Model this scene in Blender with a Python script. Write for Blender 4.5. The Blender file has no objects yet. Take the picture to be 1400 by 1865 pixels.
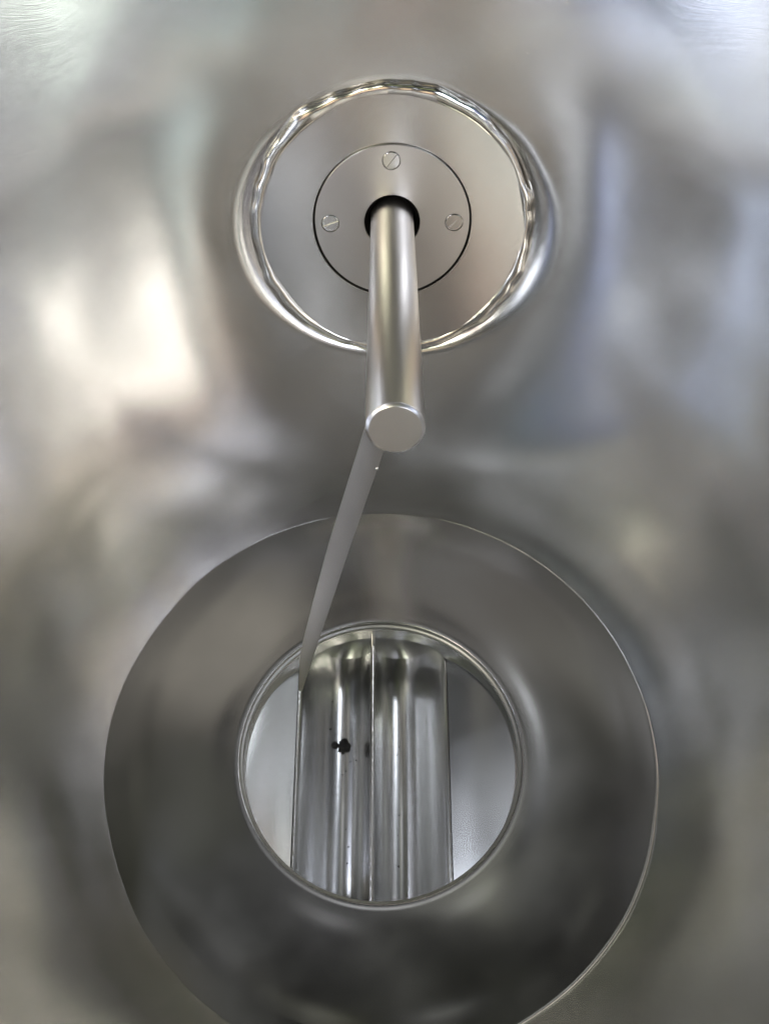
import bpy, bmesh, math, random
from mathutils import Vector, Matrix, noise
from math import sin, cos, pi, radians, sqrt, exp

random.seed(7)
sc = bpy.context.scene
COL = sc.collection

# ------------------------------------------------------------------ camera
CAM = Vector((0.0038, -0.268, 0.993))
PITCH = radians(61.3)            # below the horizontal
cam_d = bpy.data.cameras.new('camera')
cam = bpy.data.objects.new('camera', cam_d)
COL.objects.link(cam)
cam.location = CAM
cam.rotation_euler = (radians(90) - PITCH, 0, 0)
cam_d.sensor_fit = 'VERTICAL'
cam_d.sensor_height = 24.0
FPX = 1820.0                      # focal length in photograph pixels
cam_d.lens = 24.0 * FPX / 1865
cam_d.clip_start = 0.01
cam_d.clip_end = 100
cam_d.dof.use_dof = True
cam_d.dof.focus_distance = 0.80
cam_d.dof.aperture_fstop = 26.0
sc.camera = cam

# ------------------------------------------------------------------ light
w = bpy.data.worlds.new('World')
sc.world = w
w.use_nodes = True
bg = w.node_tree.nodes['Background']
bg.inputs['Color'].default_value = (0.95, 0.97, 1.0, 1)
bg.inputs['Strength'].default_value = 0.0040
sc.view_settings.view_transform = 'Standard'
sc.view_settings.look = 'None'
sc.view_settings.gamma = 1.0
sc.view_settings.exposure = 0.15

MOUTH = Vector((0, 0, 0.64))
# lamp: azimuth (deg, 0 = +X, 90 = towards the shaft wall), elevation, distance, width, height, radiance, colour
LAMPS = [
    (100, 14, 2.5, 0.8, 0.5, 2.21, (1.000, 1.000, 1.000)),
    (100, 45, 2.5, 0.65, 0.5, 2.11, (1.000, 0.923, 0.776)),
    (120, 56, 2.5, 0.65, 0.5, 0.495, (1.000, 0.939, 0.813)),
    (144, 68, 2.5, 0.45, 0.4, 0.125, (0.961, 1.000, 0.807)),
    (15, 52, 2.5, 0.4, 0.3, 2.61, (0.899, 0.963, 1.000)),
    (160, 24, 2.5, 0.8, 0.5, 3.19, (0.686, 0.962, 1.000)),
    (160, 34, 2.5, 0.75, 0.5, 2.88, (1.000, 0.774, 0.612)),
    (168, 68, 2.5, 0.45, 0.4, 0.00647, (0.643, 1.000, 0.643)),
    (180, 14, 2.5, 0.8, 0.5, 0.232, (1.000, 1.000, 1.000)),
    (180, 54, 2.5, 0.4, 0.3, 20.3, (0.815, 0.865, 1.000)),
    (192, 68, 2.5, 0.45, 0.4, 0.186, (1.000, 0.861, 0.440)),
    (200, 24, 2.5, 0.8, 0.5, 12.8, (1.000, 0.989, 0.916)),
    (200, 34, 2.5, 0.75, 0.5, 0.399, (1.000, 0.433, 0.433)),
    (20, 24, 2.5, 0.8, 0.5, 7.16, (1.000, 1.000, 1.000)),
    (216, 68, 2.5, 0.45, 0.4, 0.103, (0.782, 1.000, 0.651)),
    (220, 14, 2.5, 0.8, 0.5, 5.49, (0.668, 0.757, 1.000)),
    (220, 45, 2.5, 0.65, 0.5, 15.2, (1.000, 0.921, 0.793)),
    (240, 45, 2.5, 0.65, 0.5, 7.01, (0.948, 1.000, 0.764)),
    (240, 77, 2.5, 0.35, 0.3, 0.198, (0.991, 1.000, 0.867)),
    (260, 14, 2.5, 0.8, 0.5, 0.893, (1.000, 0.611, 0.515)),
    (260, 24, 2.5, 0.8, 0.5, 1.96, (1.000, 0.785, 0.490)),
    (270, 77, 2.5, 0.35, 0.3, 0.057, (0.966, 1.000, 0.479)),
    (288, 68, 2.5, 0.45, 0.4, 0.833, (0.868, 1.000, 0.485)),
    (300, 34, 2.5, 0.75, 0.5, 13.6, (0.812, 0.879, 1.000)),
    (320, 14, 2.5, 0.8, 0.5, 9.69, (0.867, 1.000, 0.890)),
    (340, 14, 2.5, 0.8, 0.5, 10.5, (1.000, 1.000, 1.000)),
    (340, 24, 2.5, 0.8, 0.5, 8.77, (0.656, 0.770, 1.000)),
    (340, 34, 2.5, 0.75, 0.5, 1.02, (0.433, 0.444, 1.000)),
    (340, 45, 2.5, 0.65, 0.5, 0.462, (0.532, 0.941, 1.000)),
    (45, 50, 2.5, 0.4, 0.3, 17.6, (0.852, 0.908, 1.000)),
    (48, 56, 2.5, 0.65, 0.5, 0.216, (0.993, 1.000, 0.886)),
    (60, 77, 2.5, 0.35, 0.3, 0.611, (0.968, 1.000, 0.808)),
    (72, 56, 2.5, 0.65, 0.5, 0.171, (1.000, 0.943, 0.862)),
    (90, 77, 2.5, 0.35, 0.3, 1.16, (0.930, 0.949, 1.000)),
]
def add_lamp(az, el, dist, wd, ht, rad, colr):
    a, e = radians(az), radians(el)
    d = Vector((cos(e) * cos(a), cos(e) * sin(a), sin(e)))
    l = bpy.data.lights.new('reflection_lamp', 'AREA')  # unseen lamp, added and fitted to shape the steel's reflections
    l.shape = 'RECTANGLE'
    l.size, l.size_y = wd, ht
    l.energy = rad * wd * ht * pi
    l.color = colr
    o = bpy.data.objects.new('reflection_lamp', l)
    COL.objects.link(o)
    o.location = MOUTH + d * dist
    o.rotation_euler = d.to_track_quat('Z', 'Y').to_euler()
    return o
for L in LAMPS:
    add_lamp(*L)

# ------------------------------------------------------------------ helpers
def obj(name, bm, mat, parent=None, smooth=True):
    me = bpy.data.meshes.new(name)
    bm.normal_update()
    bm.to_mesh(me)
    bm.free()
    if smooth:
        for p in me.polygons:
            p.use_smooth = True
    me.materials.append(mat)
    o = bpy.data.objects.new(name, me)
    COL.objects.link(o)
    if parent is not None:
        o.parent = parent
    return o

def smooth01(t):
    t = max(0.0, min(1.0, t))
    return t * t * (3 - 2 * t)

def tag(o, label, cat, group=None):
    o['label'] = label
    o['category'] = cat
    if group:
        o['group'] = group
    return o

def thing(name, label, cat):
    o = bpy.data.objects.new(name, None)
    o.empty_display_size = 0.05
    COL.objects.link(o)
    return tag(o, label, cat)

def grid(bm, rows, closed=True, flip=False):
    """rows: list of lists of points; joins neighbours with quads"""
    vs = [[bm.verts.new(p) for p in r] for r in rows]
    n = len(rows[0])
    for i in range(len(rows) - 1):
        for j in range(n if closed else n - 1):
            k = (j + 1) % n
            f = (vs[i][j], vs[i][k], vs[i + 1][k], vs[i + 1][j])
            bm.faces.new(f[::-1] if flip else f)
    return vs

def lathe(prof, frame=Matrix(), seg=128, flip=False, cap=None):
    """prof: list of (radius, height) turned about the frame's Z axis"""
    bm = bmesh.new()
    rows = [[frame @ Vector((r * cos(2 * pi * j / seg), r * sin(2 * pi * j / seg), h)) for j in range(seg)] for r, h in prof]
    vs = grid(bm, rows, True, flip)
    if cap in ('end', 'both'):
        bm.faces.new(vs[-1] if not flip else vs[-1][::-1])
    if cap in ('start', 'both'):
        bm.faces.new(vs[0][::-1] if not flip else vs[0])
    return bm

def sharp(o, deg=35):
    me = o.data
    bm = bmesh.new(); bm.from_mesh(me)
    for e in bm.edges:
        if len(e.link_faces) == 2 and e.calc_face_angle(0) > radians(deg):
            e.smooth = False
    bm.to_mesh(me); bm.free()
    return o

# ------------------------------------------------------------------ materials
def steel(name, base=(0.62, 0.61, 0.597), rough=0.24, aniso=0.0, brush=None, wave=0.0, rvar=0.08, specks=None, grime=0.0):
    m = bpy.data.materials.new(name)
    m.use_nodes = True
    nt = m.node_tree
    N, Lk = nt.nodes, nt.links
    b = N['Principled BSDF']
    b.inputs['Metallic'].default_value = 1.0
    b.inputs['Base Color'].default_value = (*base, 1)
    b.inputs['Roughness'].default_value = rough
    tc = N.new('ShaderNodeTexCoord')
    co = tc.outputs['Object']
    # slow variation of polish
    n1 = N.new('ShaderNodeTexNoise'); n1.inputs['Scale'].default_value = 9; n1.inputs['Detail'].default_value = 4
    Lk.new(co, n1.inputs['Vector'])
    mr = N.new('ShaderNodeMapRange')
    mr.inputs['From Min'].default_value = 0.3; mr.inputs['From Max'].default_value = 0.7
    mr.inputs['To Min'].default_value = rough - rvar; mr.inputs['To Max'].default_value = rough + rvar
    Lk.new(n1.outputs['Fac'], mr.inputs['Value'])
    Lk.new(mr.outputs['Result'], b.inputs['Roughness'])
    bump_in = None
    if brush:
        kind, amount = brush
        if kind == 'around':       # polishing marks that run round the vessel
            sep = N.new('ShaderNodeSeparateXYZ'); Lk.new(co, sep.inputs[0])
            at = N.new('ShaderNodeMath'); at.operation = 'ARCTAN2'
            Lk.new(sep.outputs['X'], at.inputs[0]); Lk.new(sep.outputs['Y'], at.inputs[1])
            nlow = N.new('ShaderNodeTexNoise'); nlow.inputs['Scale'].default_value = 5; Lk.new(co, nlow.inputs['Vector'])
            zz = N.new('ShaderNodeMath'); zz.operation = 'MULTIPLY_ADD'
            Lk.new(nlow.outputs['Fac'], zz.inputs[0]); zz.inputs[1].default_value = 0.16; Lk.new(sep.outputs['Z'], zz.inputs[2])
            cmb = N.new('ShaderNodeCombineXYZ')
            s1 = N.new('ShaderNodeMath'); s1.operation = 'MULTIPLY'; s1.inputs[1].default_value = 7.0
            Lk.new(at.outputs[0], s1.inputs[0])
            s2 = N.new('ShaderNodeMath'); s2.operation = 'MULTIPLY'; s2.inputs[1].default_value = 1500.0
            Lk.new(zz.outputs[0], s2.inputs[0])
            Lk.new(s1.outputs[0], cmb.inputs[0]); Lk.new(s2.outputs[0], cmb.inputs[1])
            vec = cmb.outputs[0]
        else:
            mp = N.new('ShaderNodeMapping'); Lk.new(co, mp.inputs['Vector'])
            mp.inputs['Scale'].default_value = {'y': (900, 12, 900), 'x': (12, 900, 900), 'any': (500, 500, 500)}[kind]
            vec = mp.outputs[0]
        n2 = N.new('ShaderNodeTexNoise'); n2.inputs['Scale'].default_value = 1.0; n2.inputs['Detail'].default_value = 5
        n2.inputs['Roughness'].default_value = 0.65
        Lk.new(vec, n2.inputs['Vector'])
        bp = N.new('ShaderNodeBump'); bp.inputs['Strength'].default_value = amount; bp.inputs['Distance'].default_value = 0.0004
        Lk.new(n2.outputs['Fac'], bp.inputs['Height'])
        Lk.new(bp.outputs['Normal'], b.inputs['Normal'])
        bump_in = bp
    if wave:
        n3 = N.new('ShaderNodeTexNoise'); n3.inputs['Scale'].default_value = 16; n3.inputs['Detail'].default_value = 2
        Lk.new(co, n3.inputs['Vector'])
        bw = N.new('ShaderNodeBump'); bw.inputs['Strength'].default_value = 1.0; bw.inputs['Distance'].default_value = wave
        Lk.new(n3.outputs['Fac'], bw.inputs['Height'])
        if bump_in:
            Lk.new(bw.outputs['Normal'], bump_in.inputs['Normal'])
        else:
            Lk.new(bw.outputs['Normal'], b.inputs['Normal'])
    if aniso:
        b.inputs['Anisotropic'].default_value = aniso
        tg = N.new('ShaderNodeTangent'); tg.direction_type = 'RADIAL'; tg.axis = 'Z'
        Lk.new(tg.outputs[0], b.inputs['Tangent'])
    if grime:
        n4 = N.new('ShaderNodeTexNoise'); n4.inputs['Scale'].default_value = 30; n4.inputs['Detail'].default_value = 6
        Lk.new(co, n4.inputs['Vector'])
        cr = N.new('ShaderNodeValToRGB')
        cr.color_ramp.elements[0].position = 0.35
        cr.color_ramp.elements[0].color = (*[c * (1 - grime) for c in base], 1)
        cr.color_ramp.elements[1].position = 0.62
        cr.color_ramp.elements[1].color = (*base, 1)
        Lk.new(n4.outputs['Fac'], cr.inputs['Fac'])
        Lk.new(cr.outputs['Color'], b.inputs['Base Color'])
    return m

def plain(name, base, rough, metal=0.0):
    m = bpy.data.materials.new(name)
    m.use_nodes = True
    nt = m.node_tree
    b = nt.nodes['Principled BSDF']
    b.inputs['Base Color'].default_value = (*base, 1)
    b.inputs['Roughness'].default_value = rough
    b.inputs['Metallic'].default_value = metal
    n = nt.nodes.new('ShaderNodeTexNoise'); n.inputs['Scale'].default_value = 300
    bp = nt.nodes.new('ShaderNodeBump'); bp.inputs['Distance'].default_value = 0.0006; bp.inputs['Strength'].default_value = 0.5
    tc = nt.nodes.new('ShaderNodeTexCoord')
    nt.links.new(tc.outputs['Object'], n.inputs['Vector'])
    nt.links.new(n.outputs['Fac'], bp.inputs['Height']); nt.links.new(bp.outputs['Normal'], b.inputs['Normal'])
    return m

sc.cycles.use_denoising = True
sc.cycles.denoising_input_passes = 'RGB_ALBEDO_NORMAL'
sc.cycles.denoising_prefilter = 'ACCURATE'
sc.cycles.sample_clamp_indirect = 6.0
sc.cycles.blur_glossy = 0.3
sc.cycles.max_bounces = 14
sc.cycles.glossy_bounces = 12
M_WALL = steel('brushed_wall_steel', rough=0.225, brush=('around', 0.11), rvar=0.04)
M_RING = steel('darkened_bottom_steel', base=(0.50, 0.49, 0.48), rough=0.2, brush=('any', 0.02), rvar=0.04)  # base darker than the wall's: the dark reflection round the outlet, in colour
M_PLATE = steel('turned_plate_steel', base=(0.60, 0.58, 0.555), rough=0.24, brush=('any', 0.04), rvar=0.025)
M_CAP = steel('cap_steel', base=(0.60, 0.575, 0.55), rough=0.31, brush=('any', 0.04), rvar=0.02)
M_SHAFT = steel('shaft_steel', base=(0.60, 0.57, 0.54), rough=0.32, brush=('y', 0.06), rvar=0.03)
M_END = steel('sawn_end_steel', base=(0.55, 0.52, 0.49), rough=0.42, brush=('any', 0.1), rvar=0.04)
M_WELD = steel('weld_steel', base=(0.66, 0.64, 0.60), rough=0.19, brush=('any', 0.03), rvar=0.04)
M_BLADE = steel('blade_steel', base=(0.52, 0.50, 0.485), rough=0.31, brush=('any', 0.05), rvar=0.025)
M_ROTOR = steel('polished_rotor_steel', base=(0.72, 0.72, 0.72), rough=0.24, brush=('y', 0.008), rvar=0.025)
M_PIPE = steel('pipe_steel', base=(0.60, 0.60, 0.58), rough=0.24, brush=('any', 0.02), rvar=0.025)
M_LIP = steel('collar_steel', base=(0.46, 0.455, 0.44), rough=0.42, brush=('any', 0.04), rvar=0.04)
M_RUBBER_SHADE = plain('black_rubber_and_shade', (0.012, 0.011, 0.010), 0.5)
M_RUBBER_SHADE.node_tree.nodes['Principled BSDF'].inputs['Specular IOR Level'].default_value = 0.12
M_RESIDUE = plain('black_residue', (0.006, 0.006, 0.007), 0.75)

# ------------------------------------------------------------------ the vessel
R_OUT = 0.1405        # outlet radius
R_RING = 0.2747        # where the flat bottom meets the wall
Z_RING = 0.0015
Z_TOP = 0.64
K_LEFT, K_RIGHT, K_FRONT, C_LEFT, C_RIGHT, F_WID = 0.349, 0.628, 0.713, -0.006, -0.694, 1.0
AMP = 3.5
SEED = 36.48
def wall_r(th, z):
    # round at the bottom, opening to an oval mouth: steep behind the shaft, leaning out at the sides and in front
    h = z - Z_RING
    rear = 0.493 * h - 0.134 * h * h
    s, c = sin(th), cos(th)
    lr = 0.5 - 0.5 * c
    k, q = K_RIGHT + (K_LEFT - K_RIGHT) * lr, C_RIGHT + (C_LEFT - C_RIGHT) * lr
    if s < 0:
        k = k * c * c + K_FRONT * s * s
    side = k * h + q * h * h
    f = smooth01((1 - s) / F_WID)
    return R_RING + rear * (1 - f) + side * f

# flange frame: W axis points out of the wall along the shaft, V up
TILT = radians(22.5)
Wd = Vector((0.0, -cos(TILT), sin(TILT))).normalized()
FC = Vector((0.0109, 0.415, 0.310)) - Wd * 0.0010     # on the shaft's axis, at the back of the plate
Ud = Vector((1, 0, 0)); Ud = (Ud - Wd * Ud.dot(Wd)).normalized()
Vd = Wd.cross(Ud)
FM = Matrix(((Ud.x, Vd.x, Wd.x, FC.x), (Ud.y, Vd.y, Wd.y, FC.y), (Ud.z, Vd.z, Wd.z, FC.z), (0, 0, 0, 1)))
FP = FM @ Matrix.Translation((0, -0.0085, 0))          # the plate sits a little low round the shaft
FI = FP.inverted()
R_FL = 0.1245


def wob(th):
    return noise.noise(Vector((cos(th) * 3.1, sin(th) * 3.1, 5.0)))

def ring_wob(th):
    # the joint was dressed by hand, so it wanders
    return 0.0035 * noise.noise(Vector((cos(th) * 1.7, sin(th) * 1.7, 9.4))) + 0.0008 * noise.noise(Vector((cos(th) * 6, sin(th) * 6, 3.4)))

def wall_point(th, z):
    r = wall_r(th, z)
    d = Vector((cos(th), sin(th), 0))
    r += ring_wob(th) * (1 - smooth01(z / 0.15))
    p = Vector((r * d.x, r * d.y, z))
    # the hand-rolled sheet is never a perfect cone
    so = Vector((SEED, 0.37 * SEED, -0.6 * SEED))
    amp = 0.0013 * noise.noise(p * 4.5 + so) + 0.0005 * noise.noise(p * 12.0 + Vector((9, 2, 4)) + so)
    fade = 0.35 + 0.65 * smooth01((z - 0.02) / 0.05)
    p -= d * amp * AMP * fade
    q = FI @ p
    rho = sqrt(q.x * q.x + q.y * q.y)
    if q.z > -0.2 and rho < 0.30 and p.y > 0:
        # welding the plate in has drawn the sheet round it nearly flat
        q.z *= 1 - 0.52 * (1 - smooth01((rho - 0.13) / 0.16))
        p = FP @ q
        a = math.atan2(q.y, q.x)
        edge = R_FL + 0.0035
        wid = min(0.028, 0.005 + 1.3 * abs(q.z + 0.001)) + 0.0012 * wob(a)
        t = (rho - edge) / wid
        if t < 1.0:
            k = 1 - (1 - t) ** 2.2 if t > 0 else 0.0
            # quarter-round run-out beside the weld
            q.z = (-0.001) * (1 - k) + q.z * k
            p = FP @ q
    return p

hopper = thing('steel_hopper', 'brushed stainless steel hopper interior surrounding the shaft and the round outlet', 'hopper')

ths = []
half = 0.52
nf, nc = 230, 280
for i in range(nf):
    ths.append(pi / 2 - half + 2 * half * i / nf)
for i in range(nc):
    ths.append(pi / 2 + half + (2 * pi - 2 * half) * i / nc)
R_IN = 0.250
def fillet(th):
    # the knuckle where bottom meets wall: tight on one side, dressed out soft on the other
    return 0.0006 + 0.0045 * max(0.0, cos(th + 0.7)) ** 2 + 0.0002 * noise.noise(Vector((cos(th) * 2, sin(th) * 2, 2.2)))
def knuckle_row(t):
    row = []
    for th in ths:
        f = fillet(th)
        d = Vector((cos(th), sin(th), 0))
        rr_ = R_RING + ring_wob(th)
        p0, p1 = d * (rr_ - f), d * rr_
        p2 = wall_point(th, f * 0.8)
        row.append(p0 * (1 - t) ** 2 + p1 * 2 * t * (1 - t) + p2 * t * t)
    return row
def blend_row(z):
    # start every meridian where its own knuckle ends
    row = []
    for th in ths:
        z0 = fillet(th) * 0.8
        row.append(wall_point(th, z0 + (z - 0.03) * (Z_TOP - z0) / (Z_TOP - 0.03)))
    return row
rows = []
for t in range(3):
    rows.append([Vector((cos(th), sin(th), 0)) * (R_IN + (R_RING + ring_wob(th) - fillet(th) - R_IN) * t / 4) for th in ths])
def support_row(d0):
    return [Vector((cos(th), sin(th), 0)) * (R_RING + ring_wob(th) - fillet(th) - d0) for th in ths]
rows += [support_row(0.0030), support_row(0.0004)]
rows += [knuckle_row(t / 14) for t in range(14)]
zs = [0.03, 0.0304] + [0.03 + (0.11 - 0.03) * i / 14 for i in range(1, 14)]
zs += [0.11 + (0.48 - 0.11) * i / 230 for i in range(230)]
zs += [0.48 + (Z_TOP - 0.48) * i / 20 for i in range(21)]
rows += [blend_row(z) for z in zs]
bm = bmesh.new()
grid(bm, rows, True, True)
# the sheet is cut out behind the plate
GI = FM.inverted()
cut = [v for v in bm.verts if v.co.y > 0 and (GI @ v.co).z > -0.05 and (GI @ v.co).xy.length < 0.05]
bmesh.ops.delete(bm, geom=cut, context='VERTS')
wall = obj('cone_wall', bm, M_WALL, hopper)
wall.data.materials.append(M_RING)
for p in wall.data.polygons:          # the flat strip belongs to the bottom plate's darkened steel
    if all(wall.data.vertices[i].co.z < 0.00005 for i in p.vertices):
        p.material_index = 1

# rolled rim round the mouth
bm = bmesh.new()
rows = []
for k in range(11):
    a = pi * k / 10 * 1.5
    row = []
    for t in ths[::3]:
        r = wall_r(t, Z_TOP) + 0.012 - 0.012 * cos(a)
        row.append(Vector((r * cos(t), r * sin(t), Z_TOP + 0.012 * sin(a))))
    rows.append(row)
grid(bm, rows, True, True)
obj('mouth_rim', bm, M_WALL, hopper)

# bottom: nearly flat, with a rounded lip into the outlet
prof = [(R_IN, 0.0)]
for k in range(1, 21):
    t = k / 20
    prof.append((R_IN + (R_OUT + 0.0018 - R_IN) * t, 0.0))
prof += [(R_OUT + 0.0010, -0.0002), (R_OUT + 0.0006, -0.0008)]
bm = lathe(prof, seg=192, flip=False)
for v in bm.verts:
    r = sqrt(v.co.x ** 2 + v.co.y ** 2)
    f = smooth01((r - R_OUT - 0.01) / 0.02) * smooth01((R_IN - r) / 0.02)
    v.co.z += 0.0012 * f * noise.noise(v.co * 9.0)
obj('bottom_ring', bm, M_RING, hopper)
# collar ring set in the outlet
lip = [(R_OUT + 0.0006, -0.0008), (R_OUT + 0.0004, -0.0055), (R_OUT - 0.0002, -0.0062), (R_OUT - 0.0018, -0.0066), (R_OUT - 0.0026, -0.0076), (R_OUT - 0.0026, -0.012)]
sharp(obj('outlet_collar', lathe(lip, seg=192), M_LIP, hopper), 50)
L_PIPE = 0.036
obj('outlet_pipe', lathe([(R_OUT - 0.0024, -0.011), (R_OUT - 0.0024, -L_PIPE)], seg=192), M_PIPE, hopper)

# flange plate let into the wall
PL_T = 0.004
R_CAP = 0.0711
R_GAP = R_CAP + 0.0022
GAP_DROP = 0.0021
OFF = 0.011
bm = bmesh.new()
prof_o = [(R_FL, -0.004), (R_FL, PL_T - 0.001), (R_FL - 0.001, PL_T)]
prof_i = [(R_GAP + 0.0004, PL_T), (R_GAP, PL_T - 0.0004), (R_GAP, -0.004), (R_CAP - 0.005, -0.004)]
rows = []
for (r, h) in prof_o:
    rows.append([FP @ Vector((r * cos(2 * pi * k / 160), r * sin(2 * pi * k / 160), h)) for k in range(160)])
for (r, h) in prof_i:
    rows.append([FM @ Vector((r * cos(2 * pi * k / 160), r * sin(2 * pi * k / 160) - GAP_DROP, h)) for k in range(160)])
grid(bm, rows, True)
fl = obj('flange_plate', bm, M_PLATE, hopper)
sharp(fl)
# weld bead: uneven overlapping ripples
bm = bmesh.new()
NB, NS = 420, 12
rows = []
for i in range(NB):
    a = 2 * pi * i / NB
    n1 = noise.noise(Vector((cos(a) * 2.5, sin(a) * 2.5, 1.7)))
    n2 = noise.noise(Vector((cos(a) * 7, sin(a) * 7, 8.1)))
    n3 = noise.noise(Vector((cos(a) * 40, sin(a) * 40, 3.3)))
    rr = 0.0056 * (1 + 0.55 * n1 + 0.30 * n2)
    R = R_FL + 0.0010 + 0.0012 * n1 + 0.0020 * n2 + 0.0002 * n3
    wz = 0.0006 + 0.0010 * n1
    row = []
    for k in range(NS):
        b = 2 * pi * k / NS
        x = R + rr * cos(b)
        row.append(FP @ Vector((x * cos(a), x * sin(a), wz + 0.60 * rr * sin(b) + 0.0018)))
    rows.append(row)
rows.append(rows[0])
grid(bm, rows, True)
bmesh.ops.remove_doubles(bm, verts=bm.verts, dist=1e-6)
bm.normal_update()
obj('weld_bead', bm, M_WELD, fl)

# bolted seal cap
C_T = 0.0072
R_HOLE = 0.0256
RS = 0.0570
R_SCR = 0.0078
SCREWS = [(RS * cos(radians(g_)), RS * sin(radians(g_)), rot) for g_, rot in ((91, 0.9), (181, 0.35), (0, 0.75), (270, 2.0))]
def cap_bm():
    bm = bmesh.new()
    def loop(cx, cy, r, z, n):
        return [bm.verts.new(FM @ Vector((cx + r * cos(2 * pi * k / n), cy + r * sin(2 * pi * k / n), z))) for k in range(n)]
    def wallring(l0, l1):
        n = len(l0)
        for k in range(n):
            j = (k + 1) % n
            bm.faces.new((l0[k], l0[j], l1[j], l1[k]))
    edges = []
    def close(l):
        for k in range(len(l)):
            edges.append(bm.edges.get((l[k], l[(k + 1) % len(l)])) or bm.edges.new((l[k], l[(k + 1) % len(l)])))
    o0 = loop(0, 0, R_CAP, -0.0035, 160); o1 = loop(0, 0, R_CAP, C_T - 0.0004, 160); o2 = loop(0, 0, R_CAP - 0.0004, C_T, 160)
    wallring(o0, o1); wallring(o1, o2); close(o2)
    i0 = loop(0, 0, R_HOLE + 0.0005, C_T, 96); i1 = loop(0, 0, R_HOLE, C_T - 0.0005, 96); i2 = loop(0, 0, R_HOLE, -0.02, 96)
    wallring(i1, i0); wallring(i2, i1); close(i0)
    for u, v, rot in SCREWS:
        h0 = loop(u, v, R_SCR + 0.0006, C_T, 40); h1 = loop(u, v, R_SCR + 0.00035, C_T - 0.0025, 40)
        wallring(h1, h0); close(h0)
    bmesh.ops.triangle_fill(bm, edges=edges, use_beauty=True, normal=Wd)
    for f in bm.faces:
        f.normal_update()
    return bm
cap = obj('seal_cap', cap_bm(), M_CAP, hopper, smooth=False)
obj('cap_gap_shade', lathe([(R_CAP - 0.001, 0.0018), (R_GAP + GAP_DROP + 0.0008, 0.0018)], FM, 96), M_RUBBER_SHADE, cap)  # black ring added so the gap round the cap reads as a shade line
g = obj('shaft_seal', lathe([(R_HOLE - 0.0002, C_T - 0.0012), (0.0222, C_T - 0.0075), (0.0205, C_T - 0.012), (0.0202, C_T - 0.03)], FM, 96), M_RUBBER_SHADE, cap)
def screw_bm(u, v, rot, lift):
    bm = bmesh.new()
    r, s = R_SCR, 0.0007
    T = FM @ Matrix.Translation((u, v, C_T + 0.0002)) @ Matrix.Rotation(rot, 4, 'Z')
    seg = 40
    # two half-moon lands with a slot between them
    for sg in (-1, 1):
        pts = []
        a0 = math.asin(s / r)
        for k in range(seg // 2 + 1):
            a = a0 + (pi - 2 * a0) * k / (seg // 2)
            pts.append((r * cos(a), sg * r * sin(a)))
        top = [bm.verts.new(T @ Vector((x * 0.93, (y - sg * s) * 0.93 + sg * s, lift))) for x, y in pts]
        mid = [bm.verts.new(T @ Vector((x, y, lift - 0.0004))) for x, y in pts]
        low = [bm.verts.new(T @ Vector((x, y, -0.0012))) for x, y in pts]
        f = bm.faces.new(top)
        n = len(pts)
        for k in range(n):
            j = (k + 1) % n
            bm.faces.new((top[k], mid[k], mid[j], top[j]))
            bm.faces.new((mid[k], low[k], low[j], mid[j]))
    # slot floor
    q = [bm.verts.new(T @ Vector(p)) for p in ((-r, -s * 1.2, lift - 0.0011), (r, -s * 1.2, lift - 0.0011), (r, s * 1.2, lift - 0.0011), (-r, s * 1.2, lift - 0.0011))]
    bm.faces.new(q)
    bmesh.ops.recalc_face_normals(bm, faces=bm.faces)
    return bm
M_SCREW = steel('screw_steel', base=(0.62, 0.60, 0.57), rough=0.22, brush=('any', 0.1), rvar=0.04)
for u, v, rot in SCREWS:
    obj('screw', screw_bm(u, v, rot, 0.0), M_SCREW, cap, smooth=False)

# ------------------------------------------------------------------ valve under the outlet
RX = -0.0090
R_ROT = 0.138
AX_Z = -0.034 - R_ROT
Y_END = 0.142
valve = thing('valve_housing', 'steel valve housing with sloping throat plates either side of the rotor below the outlet', 'valve housing')
# bore: cylinder along Y, open at the top towards the outlet
bm = bmesh.new()
rb = R_ROT + 0.006
rows = []
for y in (-0.16, 0.16):
    rows.append([Vector((RX + rb * cos(a), y, AX_Z + rb * sin(a))) for a in [radians(24) - radians(228) * k / 96 for k in range(97)]])
grid(bm, rows, False, True)
obj('bore_wall', bm, M_PIPE, valve)
# flat ledge plate between pipe end and bore, open in the middle like the throat
bm = bmesh.new()
NT = 128
in_, out_ = [], []
for k in range(NT):
    a = 2 * pi * k / NT
    in_.append(Vector((R_OUT * 0.998 * cos(a), R_OUT * 0.998 * sin(a), -L_PIPE + 0.0005)))
    x, y = R_OUT * cos(a), R_OUT * sin(a)
    zz = AX_Z + sqrt(max(0.0004, rb * rb - min(abs(x - RX), rb * 0.985) ** 2))
    out_.append(Vector((x, y, min(zz, -L_PIPE) - 0.002)))
grid(bm, [in_, out_], True)
obj('inlet_throat', bm, M_PIPE, valve)
for sy in (-1, 1):
    T = Matrix.Translation((RX, sy * 0.156, AX_Z)) @ Matrix.Rotation(radians(90), 4, 'X')
    obj('end_cover', lathe([(0.0, 0), (rb + 0.02, 0)], T, 96, flip=(sy < 0)), M_PIPE, valve)

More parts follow.
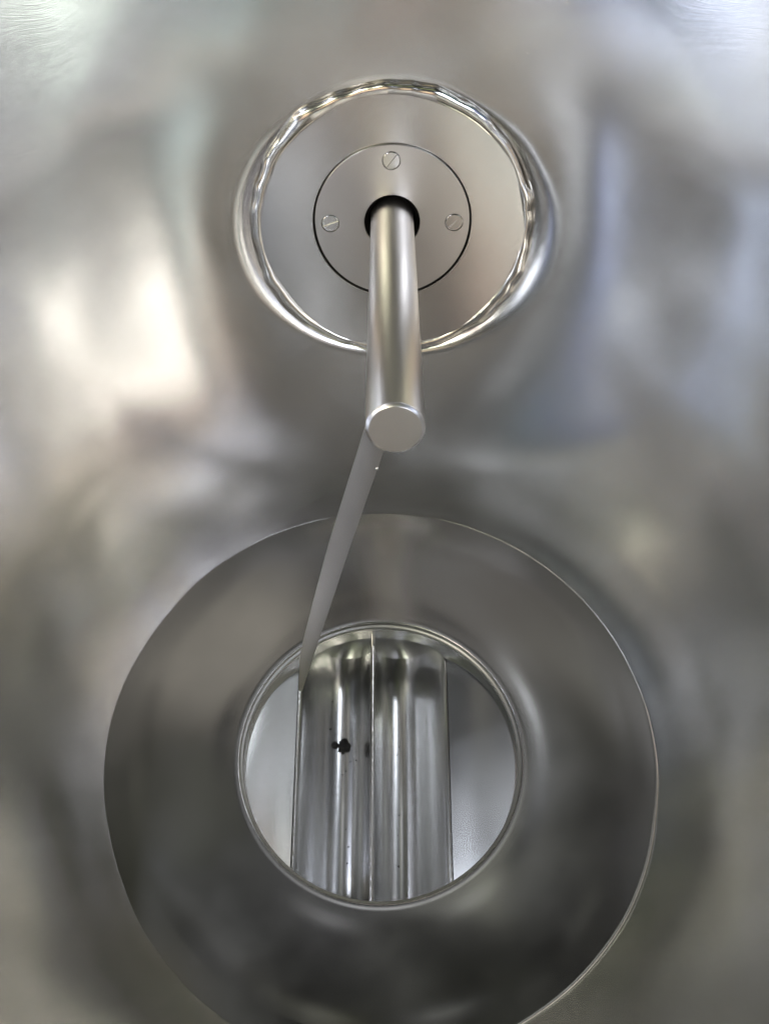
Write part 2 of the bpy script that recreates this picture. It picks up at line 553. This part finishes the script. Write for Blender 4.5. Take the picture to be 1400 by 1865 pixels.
# sloping plates that lead from the outlet down to the rotor's open top
def throat(sx):
    bm = bmesh.new()
    x0, z0 = sx * 0.146, -L_PIPE + 0.004
    x1, z1 = RX + sx * 0.0815, AX_Z + R_ROT * cos(pi / 5) + 0.006
    ny = 24
    top, edge, low = [], [], []
    rows = []
    for i in range(ny + 1):
        y = -0.15 + 0.30 * i / ny
        row = []
        for k in range(9):
            t = k / 8
            row.append(Vector((x0 + (x1 - x0) * t, y, z0 + (z1 - z0) * t + 0.0012 * noise.noise(Vector((sx * 3 + t * 2, y * 9, 4.0))))))
        row.append(Vector((x1, y, z1 - 0.003)))
        for k in range(8, -1, -1):
            t = k / 8
            row.append(Vector((x0 + (x1 - x0) * t, y, z0 + (z1 - z0) * t - 0.004)))
        rows.append(row)
    grid(bm, rows, True)
    bmesh.ops.recalc_face_normals(bm, faces=bm.faces)
    return bm
for sx in (-1, 1):
    sharp(obj('throat_plate', throat(sx), M_PIPE, valve), 40)

rotor = thing('valve_rotor', 'polished steel vaned rotor seen through the round outlet', 'rotor')
NV = 10
R_HUB = 0.055
T = Matrix.Translation((RX, 0, AX_Z)) @ Matrix.Rotation(radians(90), 4, 'X')
obj('hub', lathe([(R_HUB, -Y_END), (R_HUB, Y_END)], T, 128), M_ROTOR, rotor)
# the vane's section: a thin blade whose roots run into rounded pockets, so that all ten close the rotor
HA = pi / NV
T_V = 0.0022
D_P = 0.100
RHO = D_P * sin(HA) - T_V
half_sec = []
for k in range(15):
    b_ = pi + (pi / 2 - HA) * k / 14
    half_sec.append((D_P * sin(HA) + RHO * cos(b_), D_P * cos(HA) + RHO * sin(b_)))
rs = [D_P * cos(HA) + (R_ROT - 0.0006 - D_P * cos(HA)) * k / 5 for k in range(1, 6)]
right = [(T_V, r) for r in rs][::-1] + half_sec
left = [(-x, y) for x, y in right][::-1]
lo = (D_P - RHO) * 0.6
sec = left + [(-0.0017, R_ROT), (0.0017, R_ROT)] + right + [(lo * sin(HA), lo * cos(HA)), (-lo * sin(HA), lo * cos(HA))]
bm = bmesh.new()
ny = 60
rows = []
for i in range(ny + 1):
    y = -Y_END + 2 * Y_END * i / ny
    rows.append([Vector((x, y, z)) for x, z in sec])
grid(bm, rows, True, True)
vane = obj('vane', bm, M_ROTOR, rotor)
sharp(vane, 40)
vane.location = (RX, 0, AX_Z)
bm = bmesh.new()
rows = []
for i in range(121):
    y = -Y_END + 0.0005 + (2 * Y_END - 0.001) * i / 120
    w_ = 0.0021 + 0.0003 * noise.noise(Vector((y * 160, 3, 1)))
    h_ = 0.0005 + 0.0004 * noise.noise(Vector((y * 300, 7, 2)))
    rows.append([Vector((-w_, y, R_ROT - 0.0006)), Vector((-w_ * 0.7, y, R_ROT + h_)), Vector((w_ * 0.7, y, R_ROT + h_ * 0.9)), Vector((w_, y, R_ROT - 0.0006))])
grid(bm, rows, False, True)
tip = obj('ground_edge', bm, M_PLATE, vane)
for k in range(1, NV):
    c = vane.copy()
    COL.objects.link(c)
    c.parent = rotor
    c.rotation_euler = (0, 2 * pi * k / NV, 0)
    e = tip.copy()
    COL.objects.link(e)
    e.parent = c
for sy in (-1, 1):
    T = Matrix.Translation((RX, sy * (Y_END + 0.0005), AX_Z)) @ Matrix.Rotation(radians(90), 4, 'X')
    h = 0.003
    # inner corner rounded where disc and pockets meet
    obj('end_disc', lathe([(0.03, -h), (R_ROT - 0.001, -h), (R_ROT, -h + 0.001), (R_ROT, h - 0.001), (R_ROT - 0.001, h), (0.03, h)], T, 128), M_ROTOR, rotor)

# ------------------------------------------------------------------ agitator shaft with its blade
agit = thing('agitator_shaft', 'round steel shaft with tapered blade jutting out of the bolted flange', 'shaft')
R_SH = 0.0199
L_SH = 0.347
sh = obj('shaft', lathe([(R_SH, -0.03), (R_SH, 0.08), (R_SH, 0.16), (R_SH, 0.25), (R_SH, L_SH - 0.0022)], FM, 96), M_SHAFT, agit)
obj('chamfer', lathe([(R_SH, L_SH - 0.0022), (R_SH - 0.0008, L_SH - 0.0009), (R_SH - 0.0024, L_SH)], FM, 96), M_SHAFT, sh)
obj('shaft_end', lathe([(R_SH - 0.0024, L_SH), (0.012, L_SH + 0.0001), (0.004, L_SH + 0.0001)], FM, 96, cap='end'), M_END, sh)

# blade: a flat bar welded under the shaft, leaning to the outlet, its end ground to a point
Fv = Vector((0, cos(PITCH), -sin(PITCH))); Uv = Vector((0, sin(PITCH), cos(PITCH)))
def ray(px, py):
    return Fv + Vector((1, 0, 0)) * ((px - 700) / FPX) + Uv * ((932.5 - py) / FPX)
A = FM @ Vector((-0.002, -R_SH + 0.001, L_SH - 0.012))        # front top corner
Tp = CAM + ray(550, 1257) * 0.90
BLADE_TURN = radians(-6)
axis = (Tp - A).normalized()
side = axis.cross(CAM - A).normalized()            # lies across the view
nrm = (axis.cross(side)).normalized()
if nrm.dot(CAM - A) < 0: nrm.negate()
nrm = Matrix.Rotation(BLADE_TURN, 3, axis) @ nrm
def on_plane(px, py):
    d = ray(px, py)
    return CAM + d * ((A - CAM).dot(nrm) / d.dot(nrm))
BLADE_TWIST = 0.003
LEFT_EDGE = ((765, 669), (806, 656), (999, 596), (1100, 569), (1192, 546), (1258, 543.5))
RIGHT_EDGE = ((765, 716), (806, 704), (1000, 636), (1100, 603), (1165, 581), (1258, 550.5))
def edge_x(tab, y):
    for (y0, x0), (y1, x1) in zip(tab, tab[1:]):
        if y <= y1:
            return x0 + (x1 - x0) * (y - y0) / (y1 - y0)
    return tab[-1][1]
bm = bmesh.new()
th = 0.003
rows = []
for k in range(33):
    y = 765 + (1258 - 765) * k / 32
    tw = 1 + BLADE_TWIST * ((y - 765) / 493) ** 1.6
    l = CAM + (on_plane(edge_x(LEFT_EDGE, y), y) - CAM) * tw
    r = on_plane(edge_x(RIGHT_EDGE, y), y)
    n_ = nrm
    rows.append([l, l + (r - l) * 0.5 + nrm * 0.0004, r, r - nrm * th, l - nrm * th])
vs = grid(bm, rows, True)
bm.faces.new(vs[0]); bm.faces.new(vs[-1][::-1])
bmesh.ops.recalc_face_normals(bm, faces=bm.faces)
blade = sharp(obj('blade', bm, M_BLADE, agit), 40)
for px, py, r in ((697, 815, 0.0022), (686, 853, 0.0014)):
    p = on_plane(px, py)
    bm = bmesh.new()
    bmesh.ops.create_uvsphere(bm, u_segments=12, v_segments=8, radius=r, matrix=Matrix.Translation(p))
    obj('weld_spot', bm, M_WELD, blade)

# ------------------------------------------------------------------ small things
from mathutils.bvhtree import BVHTree
bpy.context.view_layer.update()
def tree_of(o):
    me = o.data
    return BVHTree.FromPolygons([o.matrix_world @ v.co for v in me.vertices], [p.vertices[:] for p in me.polygons])
wall_tree = tree_of(wall)
def wall_at(px, py):
    h = wall_tree.ray_cast(CAM, ray(px, py).normalized())
    return h[0], h[1]

# weld spatter and nicks on the sheet
bm = bmesh.new()
for px, py, r in ((905, 108, .0011), (922, 88, .0013), (938, 104, .0009), (960, 97, .0014), (974, 84, .0010), (1033, 6, .0018), (1062, 600, .0015), (949, 92, .0007), (890, 96, .0007)):
    p, n = wall_at(px, py)
    if p is None:
        print('MISS', px, py)
        continue
    if n.dot(CAM - p) < 0: n = -n
    M = Matrix.Translation(p) @ n.to_track_quat('Z', 'Y').to_matrix().to_4x4() @ Matrix.Diagonal((1, random.uniform(.6, 1), .45, 1))
    bmesh.ops.create_icosphere(bm, subdivisions=2, radius=r, matrix=M)
sp = obj('weld_spatter', bm, M_WELD, hopper); sp['kind'] = 'stuff'

# product left on the rotor: a dark crumb and scattered specks
rotor_tree = tree_of(vane)
def rotor_at(px, py):
    best = None
    for o in rotor.children:
        if not o.name.startswith('vane'): continue
        h = tree_of(o).ray_cast(CAM, ray(px, py).normalized())
        if h[0] is not None and (best is None or h[3] < best[1]):
            best = (h[0], h[3], h[1])
    return best
b_ = rotor_at(626, 1360)
if b_:
    p = b_[0]
    bm = bmesh.new()
    bmesh.ops.create_icosphere(bm, subdivisions=4, radius=1.0)
    for v in bm.verts:
        k = 1 + 0.55 * noise.noise(v.co * 1.6 + Vector((3, 1, 4))) + 0.25 * noise.noise(v.co * 4.2)
        v.co = p + Vector((v.co.x * 0.0052 * k, v.co.y * 0.0080 * k, v.co.z * 0.0040 * k + 0.0015))
    bmesh.ops.create_icosphere(bm, subdivisions=3, radius=0.0042, matrix=Matrix.Translation(p + Vector((-0.0095, 0.001, 0.0022))))
    tag(obj('residue_crumb', bm, M_RESIDUE), 'small black crumb of residue stuck in the left rotor pocket beside the vane', 'residue')
    bm = bmesh.new()
    for k in range(26):
        q = rotor_at(*random.choice([(632 + random.gauss(0, 7), random.uniform(1385, 1600)), (724 + random.gauss(0, 3), random.uniform(1330, 1580)), (random.uniform(600, 660), random.uniform(1225, 1420))]))
        if q:
            bmesh.ops.create_icosphere(bm, subdivisions=1, radius=random.uniform(.0005, .0013), matrix=Matrix.Translation(q[0]))
    o = obj('residue_specks', bm, M_RESIDUE)
    tag(o, 'tiny dark specks of residue scattered on the bright rotor pockets', 'specks'); o['kind'] = 'stuff'
